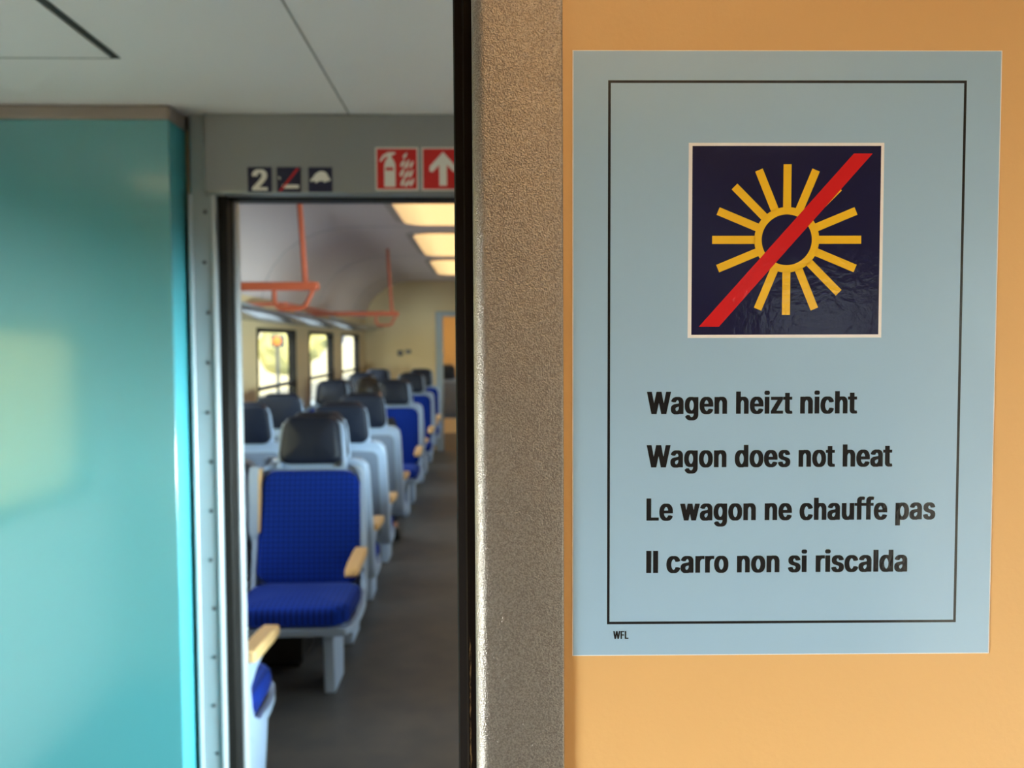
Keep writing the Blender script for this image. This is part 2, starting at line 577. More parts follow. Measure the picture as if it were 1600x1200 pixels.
post2 = obj('post', bx(.17, .25, 2.325, 2.36, 0, 2.08), M['frame'], post, bev=.004)
obj('top_gasket', bx(-.655, .17, 2.36, 2.43, 1.872, 1.90), M['rubber'], post, bev=.003)
bm = prism(bmesh.new(), [(2.325, 2.08), (2.308, 2.08), (2.308, 1.884), (2.313, 1.878), (2.36, 1.878), (2.36, 2.08)], 'X', -.702, .25)
obj('header', bm, M['header'], post, bev=.004)

# teal cabinet beside the doorway
t = thing('wall_cabinet', 'glossy teal floor-to-ceiling cabinet left of the saloon doorway', 'cabinet', (-1.19, 2.30, 0))
obj('body', bx(-.428, .430, -.068, .06, 0, 2.045), M['cyan'], t, bev=.003)
obj('front_panel', bx(-.428, .431, -.072, -.066, .02, 2.045), M['teal'], t, bev=.002)
bm = prism(bmesh.new(), [(-.43, -.075), (.425, -.075), (.436, -.070), (.437, .06), (-.43, .06)], 'Z', 2.045, 2.0795)
obj('top_trim', bm, M['trim'], t, bev=.006)

# ------------------------------------------------------------------ near partition with the notice
NEAR = Matrix.Translation((0, 0.45, 0)) @ Matrix.Rotation(R(-1.2), 4, 'Z')
wn_ = struct('wall_near', bx(.02, 1.07, 0, .05, 0, 2.08), M['orange'], smooth=False, mat=NEAR)
def rounded_pillar():
    pts = []
    x0, x1, y0, y1, r = -.0048, .0402, -.0035, .06, .007
    for k in range(9):
        a = PI + PI / 2 * k / 8
        pts.append((x0 + r + r * math.cos(a), y0 + r + r * math.sin(a)))
    for k in range(5):
        a = -PI / 2 + PI / 2 * k / 4
        pts.append((x1 - .0012 + .0012 * math.cos(a), y0 + .0012 + .0012 * math.sin(a)))
    return pts + [(x1, y1), (x0, y1)]
pil = struct('door_1', prism(bmesh.new(), rounded_pillar(), 'Z', 0, 2.08), M['pillar'], mat=NEAR)
seal = prism(bmesh.new(), [(-.0048, .012), (-.009, .012), (-.010, .0145), (-.0138, .016), (-.0148, .02), (-.0148, .06), (-.0048, .06)], 'Z', 0, 2.08)
obj('rubber_seal', seal, M['seal'], pil)
struct('wall_near_left', bx(XL, -.95, .45, .50, 0, 2.08), M['orange'], smooth=False)

# letter outlines: advance and closed loops of x, y in thousandths of an em
GLYPHS = {
 '2': (330, [[19,-9,288,-9,293,-5,293,62,288,66,140,66,214,179,254,246,276,294,286,334,287,401,280,436,273,455,256,484,235,504,222,513,206,520,186,524,119,524,92,517,76,509,57,492,40,469,27,442,20,416,17,398,16,356,18,354,21,353,109,353,112,354,116,362,116,379,123,409,136,432,152,446,167,435,181,412,189,385,189,356,181,326,156,274,14,52,14,-5]]),
 'F': (301, [[18,-9,108,-9,113,-5,114,213,259,213,264,216,264,284,259,287,113,288,113,442,275,443,280,446,280,514,275,517,18,517,13,514,13,-5]]),
 'I': (139, [[7,-9,110,-9,110,517,7,517]]),
 'L': (289, [[18,-9,269,-9,274,-5,274,62,269,66,113,66,113,514,108,517,18,517,13,514,13,-5]]),
 'W': (489, [[82,-9,181,-9,186,-5,226,218,234,251,281,-5,286,-9,384,-9,390,-4,484,502,484,514,482,516,479,517,386,517,381,514,335,249,330,268,289,508,285,516,282,517,185,517,179,512,177,496,132,249,130,252,129,268,126,276,124,292,121,301,114,349,84,514,79,517,-12,517,-17,514,-17,498,-13,482,61,74,70,35,73,12,76,-2]]),
 'a': (287, [[75,-17,144,-17,161,-13,168,-9,252,-9,257,-5,257,282,254,304,247,329,230,359,212,376,186,389,168,393,95,393,69,386,48,374,26,354,16,339,1,306,0,285,42,266,92,266,95,267,110,298,121,310,131,317,141,311,147,304,156,284,159,268,159,252,156,245,151,240,139,236,109,231,71,223,54,217,36,209,26,201,9,182,0,166,-4,154,-9,118,-7,78,-3,56,4,36,16,18,35,-1,56,-13],[116,59,103,69,94,85,91,96,91,114,94,125,101,138,115,150,132,157,158,163,159,129,153,104,139,76,126,64]]),
 'c': (291, [[109,-17,182,-16,198,-11,219,0,244,24,254,38,266,61,276,95,276,108,274,110,241,123,232,126,184,126,177,119,173,101,163,81,148,64,141,60,123,76,117,85,109,102,103,119,97,145,94,169,94,206,97,231,109,274,119,294,132,310,142,316,154,306,166,291,173,275,177,256,182,253,231,253,265,266,274,272,274,286,266,315,256,336,247,349,229,369,214,380,195,389,178,393,105,393,84,387,62,376,41,356,23,329,13,308,0,262,-6,211,-6,165,0,114,11,72,27,39,48,13,65,-1,81,-10]]),
 'd': (311, [[102,-17,164,-17,179,-14,191,-9,276,-9,281,-5,281,514,276,517,188,517,185,516,183,514,183,389,169,393,98,393,81,389,64,380,43,362,29,344,17,322,6,291,-1,258,-4,234,-4,214,-6,212,-4,144,-1,119,6,86,16,58,26,38,39,19,56,1,65,-4,82,-13],[138,61,127,71,119,82,104,114,96,155,94,209,99,242,109,276,126,305,139,316,156,301,161,292,174,262,183,214,183,165,179,134,169,99,156,76,142,63]]),
 'e': (297, [[112,-17,176,-17,202,-11,222,-1,232,6,257,34,270,59,277,85,277,96,275,99,232,114,184,114,179,111,174,94,161,72,146,60,142,60,129,69,119,81,109,98,100,122,96,144,95,161,276,161,281,165,281,214,280,215,279,252,270,295,261,319,244,349,225,370,214,379,196,387,175,393,104,393,82,387,58,373,34,348,16,315,6,286,-1,254,-6,209,-4,144,3,99,16,61,24,44,37,25,59,3,82,-10],[96,230,96,238,101,262,114,291,120,299,134,313,141,316,156,302,170,276,177,252,180,231]]),
 'f': (194, [[31,-9,119,-9,124,-5,124,318,179,319,184,322,184,385,179,389,125,389,126,432,130,448,138,460,178,460,184,465,194,515,194,526,176,536,162,539,95,539,79,534,64,526,51,515,40,499,30,475,26,445,26,389,-19,389,-24,385,-24,322,-19,319,26,318,26,-5]]),
 'g': (311, [[98,-159,182,-159,212,-150,232,-139,251,-121,261,-106,274,-78,281,-39,281,385,276,389,189,389,186,387,169,393,98,393,85,390,58,376,37,355,17,322,6,291,-4,236,-4,215,-6,214,-4,146,0,116,7,88,24,49,34,35,55,14,86,-1,104,-4,162,-4,183,-1,181,-29,173,-56,167,-65,154,-79,144,-84,138,-84,128,-79,113,-64,99,-36,94,-33,44,-33,6,-64,6,-76,9,-84,27,-116,48,-137,61,-146,72,-151],[139,73,132,77,121,88,109,109,99,142,94,174,94,212,103,261,116,291,127,306,139,316,153,305,170,276,180,241,184,201,181,152,171,114,159,89,145,76]]),
 'h': (301, [[12,-9,101,-9,106,-5,106,236,107,249,111,269,119,288,126,299,142,314,154,304,164,285,170,266,173,245,173,-5,178,-9,266,-9,271,-5,271,269,269,295,261,325,251,348,243,361,226,377,206,389,189,393,121,393,106,389,106,514,101,517,12,517,7,514,7,-5]]),
 'i': (135, [[12,-9,101,-9,106,-5,106,385,101,389,12,389,7,385,7,-5],[28,434,86,434,98,440,106,448,111,458,114,468,114,499,110,512,101,524,84,533,31,533,19,529,9,519,0,501,0,466,7,449,18,439]]),
 'l': (135, [[7,-9,110,-9,110,517,7,517]]),
 'n': (301, [[12,-9,101,-9,106,-5,106,236,107,249,111,269,119,288,126,299,142,314,154,304,164,285,170,266,173,245,173,-5,178,-9,266,-9,271,-5,271,268,269,295,264,315,253,345,243,361,226,377,218,383,206,389,189,393,121,393,108,390,104,387,99,389,12,389,7,385,7,-5]]),
 'o': (304, [[109,-17,182,-16,198,-11,225,4,244,24,259,45,270,69,283,116,287,151,287,225,280,274,270,306,253,341,231,367,214,380,199,387,178,393,105,393,84,387,62,376,41,356,23,329,13,308,0,262,-6,211,-6,165,0,114,11,72,27,39,48,13,65,-1,81,-10],[141,60,123,76,117,85,109,102,103,119,97,145,94,169,94,206,100,245,109,274,121,298,132,310,142,316,163,295,173,276,179,261,187,218,189,174,183,132,173,99,159,75,148,64]]),
 'p': (311, [[12,-151,101,-151,104,-150,106,-148,106,-14,109,-13,125,-17,186,-17,214,-10,232,1,251,21,267,45,279,72,289,111,294,165,293,235,287,274,273,319,254,352,229,377,208,389,191,393,119,393,102,387,99,389,12,389,7,385,7,-148],[149,61,134,75,121,96,110,134,106,165,106,214,114,262,127,292,133,301,149,316,163,305,180,276,190,242,194,209,193,155,184,114,179,98,167,78,156,66]]),
 'r': (198, [[12,-9,101,-9,106,-5,106,244,109,262,120,291,138,310,146,314,189,314,194,318,194,389,189,393,109,393,99,389,12,389,7,385,7,-5]]),
 's': (270, [[91,-17,168,-16,179,-13,204,-1,227,19,237,34,246,51,251,71,254,94,253,135,247,158,243,168,231,185,219,197,205,207,184,217,132,234,122,240,110,252,104,265,103,284,106,294,114,308,126,319,141,304,151,282,153,272,158,269,208,269,242,280,249,285,249,299,241,325,231,346,223,359,198,381,186,387,165,393,91,393,76,390,56,381,42,371,24,352,11,329,6,311,3,289,4,245,10,222,20,202,39,181,56,170,79,160,104,153,132,141,144,131,151,116,153,95,150,86,143,74,132,63,125,59,116,63,104,76,96,95,93,112,88,116,39,116,4,104,-4,99,-4,84,0,64,6,46,23,18,36,4,49,-4,74,-14]]),
 't': (177, [[82,-13,148,-13,166,-9,173,-4,173,15,166,58,161,61,126,61,119,71,114,89,114,318,162,319,167,322,167,385,162,389,114,389,114,476,112,479,109,480,21,480,16,476,16,389,-19,389,-24,385,-24,322,-19,319,16,318,16,69,20,45,30,21,44,4,65,-9]]),
 'u': (301, [[96,-14,151,-14,168,-11,176,-7,179,-9,266,-9,271,-5,271,385,266,389,178,389,173,385,173,144,171,129,169,115,157,86,151,78,138,66,135,66,124,76,116,91,109,114,106,135,106,385,101,389,12,389,7,385,7,111,11,76,21,44,29,29,40,14,55,0,71,-9]]),
 'w': (408, [[69,-9,159,-9,164,-5,192,140,194,138,221,-5,226,-9,316,-9,321,-5,327,29,330,36,346,119,349,126,354,161,357,168,364,209,367,216,374,258,399,369,399,385,396,387,394,389,302,389,297,385,297,378,271,243,260,294,247,371,244,385,242,387,239,389,148,389,143,385,117,252,117,245,115,243,89,384,82,389,-8,389,-13,385,-13,369,6,285,13,244,16,236,21,202,24,195,31,154,34,146,40,112,43,105,50,64,53,56,59,22,61,15,64,-5]]),
 'z': (281, [[5,-9,254,-9,259,-5,259,61,256,63,254,64,120,65,254,324,254,385,252,387,249,389,9,389,4,385,4,318,6,316,9,314,139,314,0,52,0,-5]]),
}


def text_mesh(s, width, cap):
    """flat filled lettering, origin at the left of the baseline"""
    items = []
    x = 0.0
    for ch in s:
        if ch == ' ':
            x += 150
            continue
        adv, loops = GLYPHS[ch]
        items.append((x, loops))
        x += adv
    xmin = min(min(q[0::2]) + ox for ox, L in items for q in L)
    xmax = max(max(q[0::2]) + ox for ox, L in items for q in L)
    ky = cap / 530.0
    kx = width / (xmax - xmin)
    bm = bmesh.new()
    for ox, L in items:
        loops = [[Vector(((q[i] + ox - xmin) * kx, q[i + 1] * ky, 0)) for i in range(0, len(q), 2)] for q in L]
        # separate outlines (the dot of an i) are filled one by one, holes together with their outline
        if len(loops) == 2 and (min(v.y for v in loops[0]) > max(v.y for v in loops[1]) or min(v.y for v in loops[1]) > max(v.y for v in loops[0])):
            sets = [[loops[0]], [loops[1]]]
        else:
            sets = [loops]
        for st in sets:
            flat_pts = [v for lp in st for v in lp]
            vs = [bm.verts.new(v) for v in flat_pts]
            for tri in tessellate_polygon([[v * 1000 for v in lp] for lp in st]):
                try:
                    bm.faces.new([vs[i] for i in tri])
                except ValueError:
                    pass
    for f in bm.faces:
        f.normal_update()
    return bm


def lettering(name, s, u, v, width, cap, m, parent, lift):
    bm = text_mesh(s, width, cap)
    bmesh.ops.transform(bm, matrix=Matrix.Translation((u, v, lift)), verts=bm.verts)
    for f in bm.faces:
        if f.normal.z < 0:
            f.normal_flip()
    return obj(name, bm, m, parent, smooth=False, normals=False)


def flat(name, polys, m, parent, lift, th=0.0):
    bm = bmesh.new()
    for P in polys:
        f = bm.faces.new([bm.verts.new((x, y, lift)) for x, y in P])
        f.normal_update()
        if f.normal.z < 0:
            f.normal_flip()
    return obj(name, bm, m, parent, smooth=False, normals=False)


def slab(name, w, h, th, m, parent, cx=0, cy=0, lift=0, bev=0.0):
    return obj(name, bx(cx - w / 2, cx + w / 2, cy - h / 2, cy + h / 2, lift, lift + th), m, parent, smooth=False, bev=bev)


# notice: its own plane, x right, y up, z towards the viewer; origin at the bottom left corner
UP = Matrix.Rotation(PI / 2, 4, 'X')
nt = thing('notice_sticker', 'pale blue notice with crossed-out yellow sun and four black text lines on orange wall', 'sticker')
nt.matrix_world = NEAR @ Matrix.Translation((.0444, -0.0004, 1.3401)) @ Matrix.Rotation(R(.15), 4, 'Y') @ UP
SW, SH = .2138, .3040
slab('backing_edge', SW, SH, .0002, M['white'], nt, SW / 2, SH / 2, -.0003)
slab('sheet', SW - .0010, SH - .0008, .0002, M['vinyl'], nt, SW / 2, SH / 2, -.0002)
# black border line
bm = bmesh.new()
X0, X1, Y0, Y1, LW = .0177, .1963, .0163, .2893, .0013
for (a, b_, c, d) in ((X0, X1, Y0, Y0 + LW), (X0, X1, Y1 - LW, Y1), (X0, X0 + LW, Y0 + LW, Y1 - LW), (X1 - LW, X1, Y0 + LW, Y1 - LW)):
    box(bm, a, b_, c, d, 0, .00004)
obj('border_line', bm, M['black_vinyl'], nt, smooth=False)
# pictogram: white edge, navy square, yellow sun, red bar
pic = slab('pictogram', .0977, .0969, .00004, M['white_vinyl'], nt, .10675, .21023)
slab('navy_square', .0943, .0938, .00004, M['navy_vinyl'], pic, .10690, .21025, .00004)
sx_, sy_ = .1073, .2107
polys = []
N = 64
for k in range(N):
    a, b_ = 2 * PI * k / N, 2 * PI * (k + 1) / N
    ri, ro = .0126, .0163
    polys.append([(sx_ + ri * math.cos(a), sy_ + ri * math.sin(a)), (sx_ + ro * math.cos(a), sy_ + ro * math.sin(a)),
                  (sx_ + ro * math.cos(b_), sy_ + ro * math.sin(b_)), (sx_ + ri * math.cos(b_), sy_ + ri * math.sin(b_))])
flat('sun_ring', polys, M['yellow_vinyl'], pic, .00011)
for k in range(16):
    a = 2 * PI * k / 16
    if k == 10:
        continue          # lies wholly under the red bar
    c, s = math.cos(a), math.sin(a)
    hw = .00202
    ri, ro = .0158, .0374
    if k == 2:
        ro = .0366
    flat('sun_ray', [[(sx_ + r_ * c - w_ * s, sy_ + r_ * s + w_ * c) for r_, w_ in ((ri, -hw), (ro, -hw), (ro, hw), (ri, hw))]],
         M['yellow_vinyl'], pic, .00011)
flat('red_bar', [[(.0635, .1674), (.0736, .1674), (.1498, .2534), (.1404, .2534)]], M['red_vinyl'], pic, .00015)
for s, v, w in (('Wagen heizt nicht', .1237, .1064), ('Wagon does not heat', .0967, .1247),
                ('Le wagon ne chauffe pas', .0696, .1471), ('Il carro non si riscalda', .0428, .1332)):
    lettering('text_line', s, .0376, v, w, .0114, M['black_vinyl'], nt, .00005)
lettering('print_code', 'WFL', .0209, .0088, .0078, .0041, M['black_vinyl'], nt, .00005)

# ------------------------------------------------------------------ small signs on the header
HY = 2.3038


def sign(name, label, x, z, w, h, m, border=None):
    t = thing(name, label, 'sign')
    t.matrix_world = Matrix.Translation((x, 2.3078, z)) @ UP
    if border:
        slab('border', w, h, .0008, border, t)
        slab('panel', w - .007, h - .007, .0004, m, t, lift=.0008)
    else:
        slab('panel', w, h, .0012, m, t)
    return t


L1 = .0013
G2 = 'dark blue pictogram stickers on the door header'
s = sign('class_sign', 'small dark blue sticker with a white 2 on the grey door header', -.5615, 1.9145, .0605, .0625, M['navy'])
lettering('digit', '2', -.0195, -.026, .039, .052, M['white'], s, L1)
s = sign('no_smoking_sign', 'small dark blue no-smoking sticker with a red slash on the door header', -.488, 1.9145, .0605, .0625, M['navy'])
flat('cigarette', [[(-.017, -.022), (.025, -.022), (.025, -.013), (-.017, -.013)]], M['white'], s, L1)
flat('red_slash', [[(-.026, -.029), (-.020, -.029), (.026, .027), (.020, .029)]], M['red'], s, L1 + .0003)
flat('smoke', [[(-.027, .004), (-.022, .000), (-.021, .003), (-.025, .008)]], M['white'], s, L1)
s = sign('pictogram_sign', 'small dark blue sticker with a white rounded silhouette on the door header', -.409, 1.9145, .0605, .0625, M['navy'])
flat('silhouette', [[(-.026, -.001), (-.020, .004), (-.012, .015), (-.002, .021), (.009, .021), (.017, .015), (.021, .006), (.025, .002), (.024, -.004), (.017, -.003), (.012, -.008),
                     (.006, -.003), (-.004, -.004), (-.011, -.009), (-.015, -.003), (-.024, -.005)]], M['white'], s, L1)
s = sign('fire_extinguisher_sign', 'red square sign with white fire extinguisher and flames on the door header', -.2155, 1.9415, .1085, .1085, M['red'], M['white'])
flat('extinguisher', [[(-.032, -.045), (-.004, -.045), (-.004, .010), (-.032, .010)],
                      [(-.004, .010), (-.008, .022), (-.013, .027), (-.013, .034), (-.004, .037), (-.004, .042), (-.022, .042), (-.036, .034), (-.044, .020), (-.040, .018), (-.032, .028), (-.023, .032), (-.023, .027), (-.028, .022), (-.032, .010)]],
     M['white'], s, L1)
flat('label_band', [[(-.028, -.004), (-.009, -.004), (-.009, .004), (-.028, .004)]], M['red'], s, L1 + .0003)
fl = []
for (cx, cy, hh, lean) in ((.012, -.044, .026, .008), (.022, -.046, .022, .012), (.034, -.044, .022, .010),
                           (.010, -.020, .024, .009), (.021, -.024, .024, .011), (.032, -.022, .022, .010),
                           (.012, .004, .022, .008), (.022, .000, .026, .010), (.034, .002, .020, .008), (.018, .026, .016, .008)):
    fl.append([(cx - .0035, cy + .004), (cx + .001, cy), (cx + .0045, cy + .004), (cx + .004 + lean * .4, cy + hh * .5), (cx + lean, cy + hh), (cx - .001, cy + hh * .5)])
flat('flames', fl, M['white'], s, L1)
s = sign('arrow_sign', 'red square sign with a white upward arrow beside the extinguisher sign', -.0985, 1.9415, .1085, .1085, M['red'], M['white'])
flat('arrow', [[(-.0095, -.042), (.0095, -.042), (.0095, .010), (-.0095, .010)],
               [(0, .043), (-.034, .006), (-.034, -.006), (-.027, -.008), (-.0095, .010), (.0095, .010), (.027, -.008), (.034, -.006), (.034, .006)]], M['white'], s, L1)

# ------------------------------------------------------------------ seats
def tray(stations, hw_f, flank, th):
    """open tray lofted along stations (y, z, ny, nz, halfwidth, flank height)"""
    rings = []
    for (y, z, ny, nz_, w, f) in stations:
        n = Vector((0, ny, nz_)).normalized()
        base = Vector((0, y, z))
        e = 0.020
        sec = [(-w, f), (-w, -th), (-w + .012, -th - .008), (w - .012, -th - .008), (w, -th), (w, f), (w - e, f), (w - e, 0), (-w + e, 0), (-w + e, f)]
        rings.append([base + Vector((a, 0, 0)) + n * c for a, c in sec])
    return loft(bmesh.new(), rings)


ST = [(-.432, .362, -.35, 1, .190, .002), (-.412, .345, -.1, 1, .226, .006), (-.34, .337, 0, 1, .244, .006), (-.25, .333, 0, 1, .251, .010), (-.10, .333, 0, 1, .254, .026),
      (-.02, .345, -.4, 1, .254, .050), (.035, .40, -1, .55, .254, .062), (.052, .48, -1, .22, .253, .062), (.085, .68, -1, .17, .248, .055),
      (.118, .86, -1, .17, .243, .048), (.126, .905, -1, .17, .237, .042), (.131, .932, -1, .17, .218, .028), (.134, .947, -1, .17, .183, .012)]
ST2 = [(.128, .93, -1, .17, .157, .034), (.140, 1.0, -1, .17, .153, .034), (.155, 1.09, -1, .17, .147, .032), (.162, 1.130, -1, .17, .138, .022), (.165, 1.144, -1, .17, .110, .01)]


def along(y0, z0, y1, z1, off):
    """matrix whose local Y runs up the back and local Z faces the sitter"""
    d = Vector((0, y1 - y0, z1 - z0)).normalized()
    n = Vector((0, -d.z, d.y))
    x = Vector((1, 0, 0))
    n = x.cross(d).normalized()
    if n.y > 0:
        n = -n
        x = -x
    m = Matrix((x, d, n)).transposed().to_4x4()
    m.translation = Vector((0, y0, z0)) + n * off
    return m


def armrest(x, parent):
    bm = bmesh.new()
    rings = []
    for (y, z, hw, h) in ((-.345, .545, .020, .012), (-.335, .541, .026, .036), (-.25, .544, .0285, .040), (-.08, .554, .029, .040), (-.02, .558, .027, .038)):
        rings.append([(x + a, y, z + c) for a, c in ((-hw, 0), (hw, 0), (hw, h), (-hw, h))])
    loft(bm, rings)
    a = obj('armrest', bm, M['beige'], parent, bev=.007)
    bm = bmesh.new()
    rings = [[(x + q, y, z + c) for q, c in ((-.014, 0), (.014, 0), (.014, h), (-.014, h))] for (y, z, h) in ((-.16, .532, .014), (-.09, .52, .03), (-.02, .49, .07), (.03, .45, .115))]
    loft(bm, rings)
    obj('armrest_bracket', bm, M['shell'], a, bev=.005)


def make_seat(side, label):
    """seat facing -Y; side: +1 / -1 where its aisle armrest is, 0 for none"""
    t = thing('train_seat', label, 'seat')
    obj('shell', tray(ST, 0, 0, .018), M['shell'], t, bev=.005)
    obj('headrest_frame', tray(ST2, 0, 0, .014), M['shell'], t, bev=.005)
    obj('back_panel', pad(.43, .41, .50, .008, .04, .002), M['back_panel'], t, mat=along(.082, .40, .150, .90, -.029 - .0) @ Matrix.Rotation(PI, 4, 'Y'), bev=0)
    obj('backrest_cushion', pad(.470, .442, .51, .070, .075, .010), M['fabric'], t, mat=along(.040, .415, .125, .915, .002))
    sc_ = pad(.468, .488, .42, .080, .095, .012)
    obj('seat_cushion', sc_, M['fabric'], t, mat=Matrix.Translation((0, -.412, .357)))
    obj('headrest', pad(.292, .238, .218, .080, .05, .012, .0), M['leather'], t, mat=along(.128, .945, .166, 1.16, .004))
    obj('headrest_back', pad(.318, .290, .218, .036, .05, .008), M['leather'], t, mat=along(.140, .943, .172, 1.150, -.012) @ Matrix.Rotation(PI, 4, 'Y'))
    sx = side if side else 0.9
    prof_ = [(-.19, 0), (.04, 0), (.055, .33), (-.225, .33)]
    obj('leg', prism(bmesh.new(), prof_, 'X', sx * .12 - .024, sx * .12 + .024), M['shell'], t, bev=.006)
    if side:
        armrest(side * .238, t)
        x = -side * .243
        bm = bmesh.new()
        loft(bm, [[(x + a * w, y + c * d, z) for a, c in ((-1, -1), (1, -1), (1, 1), (-1, 1))] for (y, z, w, d) in
                  ((.045, .60, .012, .02), (.03, .66, .024, .024), (.06, .90, .026, .028), (.066, .945, .022, .022))])
        r = obj('raised_armrest', bm, M['shell'], t, bev=.006)
        bm = bmesh.new()
        loft(bm, [[(x + side * .023 + a * .006, y + c * d - .004, z) for a, c in ((-1, -1), (1, -1), (1, 1), (-1, 1))] for (y, z, d) in
                  ((.03, .655, .020), (.06, .90, .025), (.066, .938, .020))])
        obj('armrest_pad', bm, M['beige'], r, bev=.004)
    return t


XA, XW = -.800, -1.345
rows = [  # y of the back base, facing (0 towards the camera, 1 away), where it is
    (2.60, 1, 'first seat just inside the doorway, turned away, only armrest and cushion corner showing', None, -.140),
    (3.99, 0, 'blue checked seat with black headrest facing the doorway, largest seat in view', 'window seat beside the large front blue seat', .015),
    (4.46, 1, 'seat back to back with the large front blue seat, its beige armrest showing behind it', 'window seat back to back with the front bay', 0),
    (5.22, 1, 'grey-backed aisle seat directly behind the large front blue seat', 'dark headrest seat at the far left by the window', 0),
    (6.12, 1, 'grey-backed aisle seat with the dark-haired passenger sitting in it', 'dark headrest seat under the nearest window', 0),
    (7.90, 0, 'nearest blue aisle seat facing the doorway beyond the passenger', 'dark headrest seat left of the passenger, by the second window', 0),
    (8.37, 1, 'aisle seat back to back with the first blue seat beyond the passenger', 'window seat back to back with the pair beyond the passenger', 0),
    (9.80, 0, 'second blue aisle seat facing the doorway beyond the passenger', 'window seat of the second blue pair beyond the passenger', 0),
    (10.27, 1, 'aisle seat back to back with the second blue seat beyond the passenger', 'window seat back to back with the second blue pair', 0),
    (11.40, 0, 'farthest blue aisle seat, in front of the yellow end wall', 'farthest window seat, in front of the yellow end wall', 0)]
protos = {}
GS = 'blue train seats in rows along the left windows'
for (y, face, la, lw, dx) in rows:
    for x, lab, aisle in ((XA, la, 1), (XW, lw, 0)):
        if lab is None:
            continue
        side = (1 if face == 0 else -1) if aisle else 0
        if side not in protos:
            o = protos[side] = make_seat(side, lab)
        else:
            o = copy_tree(protos[side])
            o['label'] = lab
        o['group'] = GS
        o.location = (x + (dx if aisle or dx > 0 else 0), y, 0)
        o.rotation_euler = (0, 0, PI if face else 0)

# the seat just inside the doorway stands on a broad side panel
first = protos[-1]
obj('side_panel', prism(bmesh.new(), [(-.12, 0), (.07, 0), (.06, .36), (-.22, .34)], 'X', -.252, -.228), M['shell'], first, bev=.006)

# seat of the next carriage, seen through the far doorway
o = copy_tree(protos[0])
tag(o, 'seat beyond the far end doorway, in the next compartment', 'seat', GS)
o.location = (-.58, 14.0, 0)
o.rotation_euler = (0, 0, PI)

t = thing('under_seat_shade', 'dark block standing in for the shade under the large front blue seat', 'shade block', (-1.20, 4.24, 0))  # black block put in for the shade beneath the seats
obj('shade_block', bx(-.40, .36, -.15, .15, .03, .30), M['black'], t, bev=.01)
obj('shade_foot', bx(-.38, .34, -.12, .12, 0, .03), M['rubber'], t)

# ------------------------------------------------------------------ passenger
def skinned(name, verts, edges, radii, m, parent=None, root=0, sub=2):
    me = bpy.data.meshes.new(name)
    me.from_pydata([Vector(v) for v in verts], edges, [])
    me.materials.append(m)
    o = bpy.data.objects.new(name, me)
    C.objects.link(o)
    md = o.modifiers.new('skin', 'SKIN')
    if not me.skin_vertices:
        me.skin_vertices.new()
    for i, r in enumerate(radii):
        rr = r if isinstance(r, tuple) else (r, r)
        me.skin_vertices[0].data[i].radius = rr
        me.skin_vertices[0].data[i].use_root = (i == root)
    md.use_smooth_shade = True
    s = o.modifiers.new('sub', 'SUBSURF')
    s.levels = s.render_levels = sub
    if parent:
        o.parent = parent
    return o


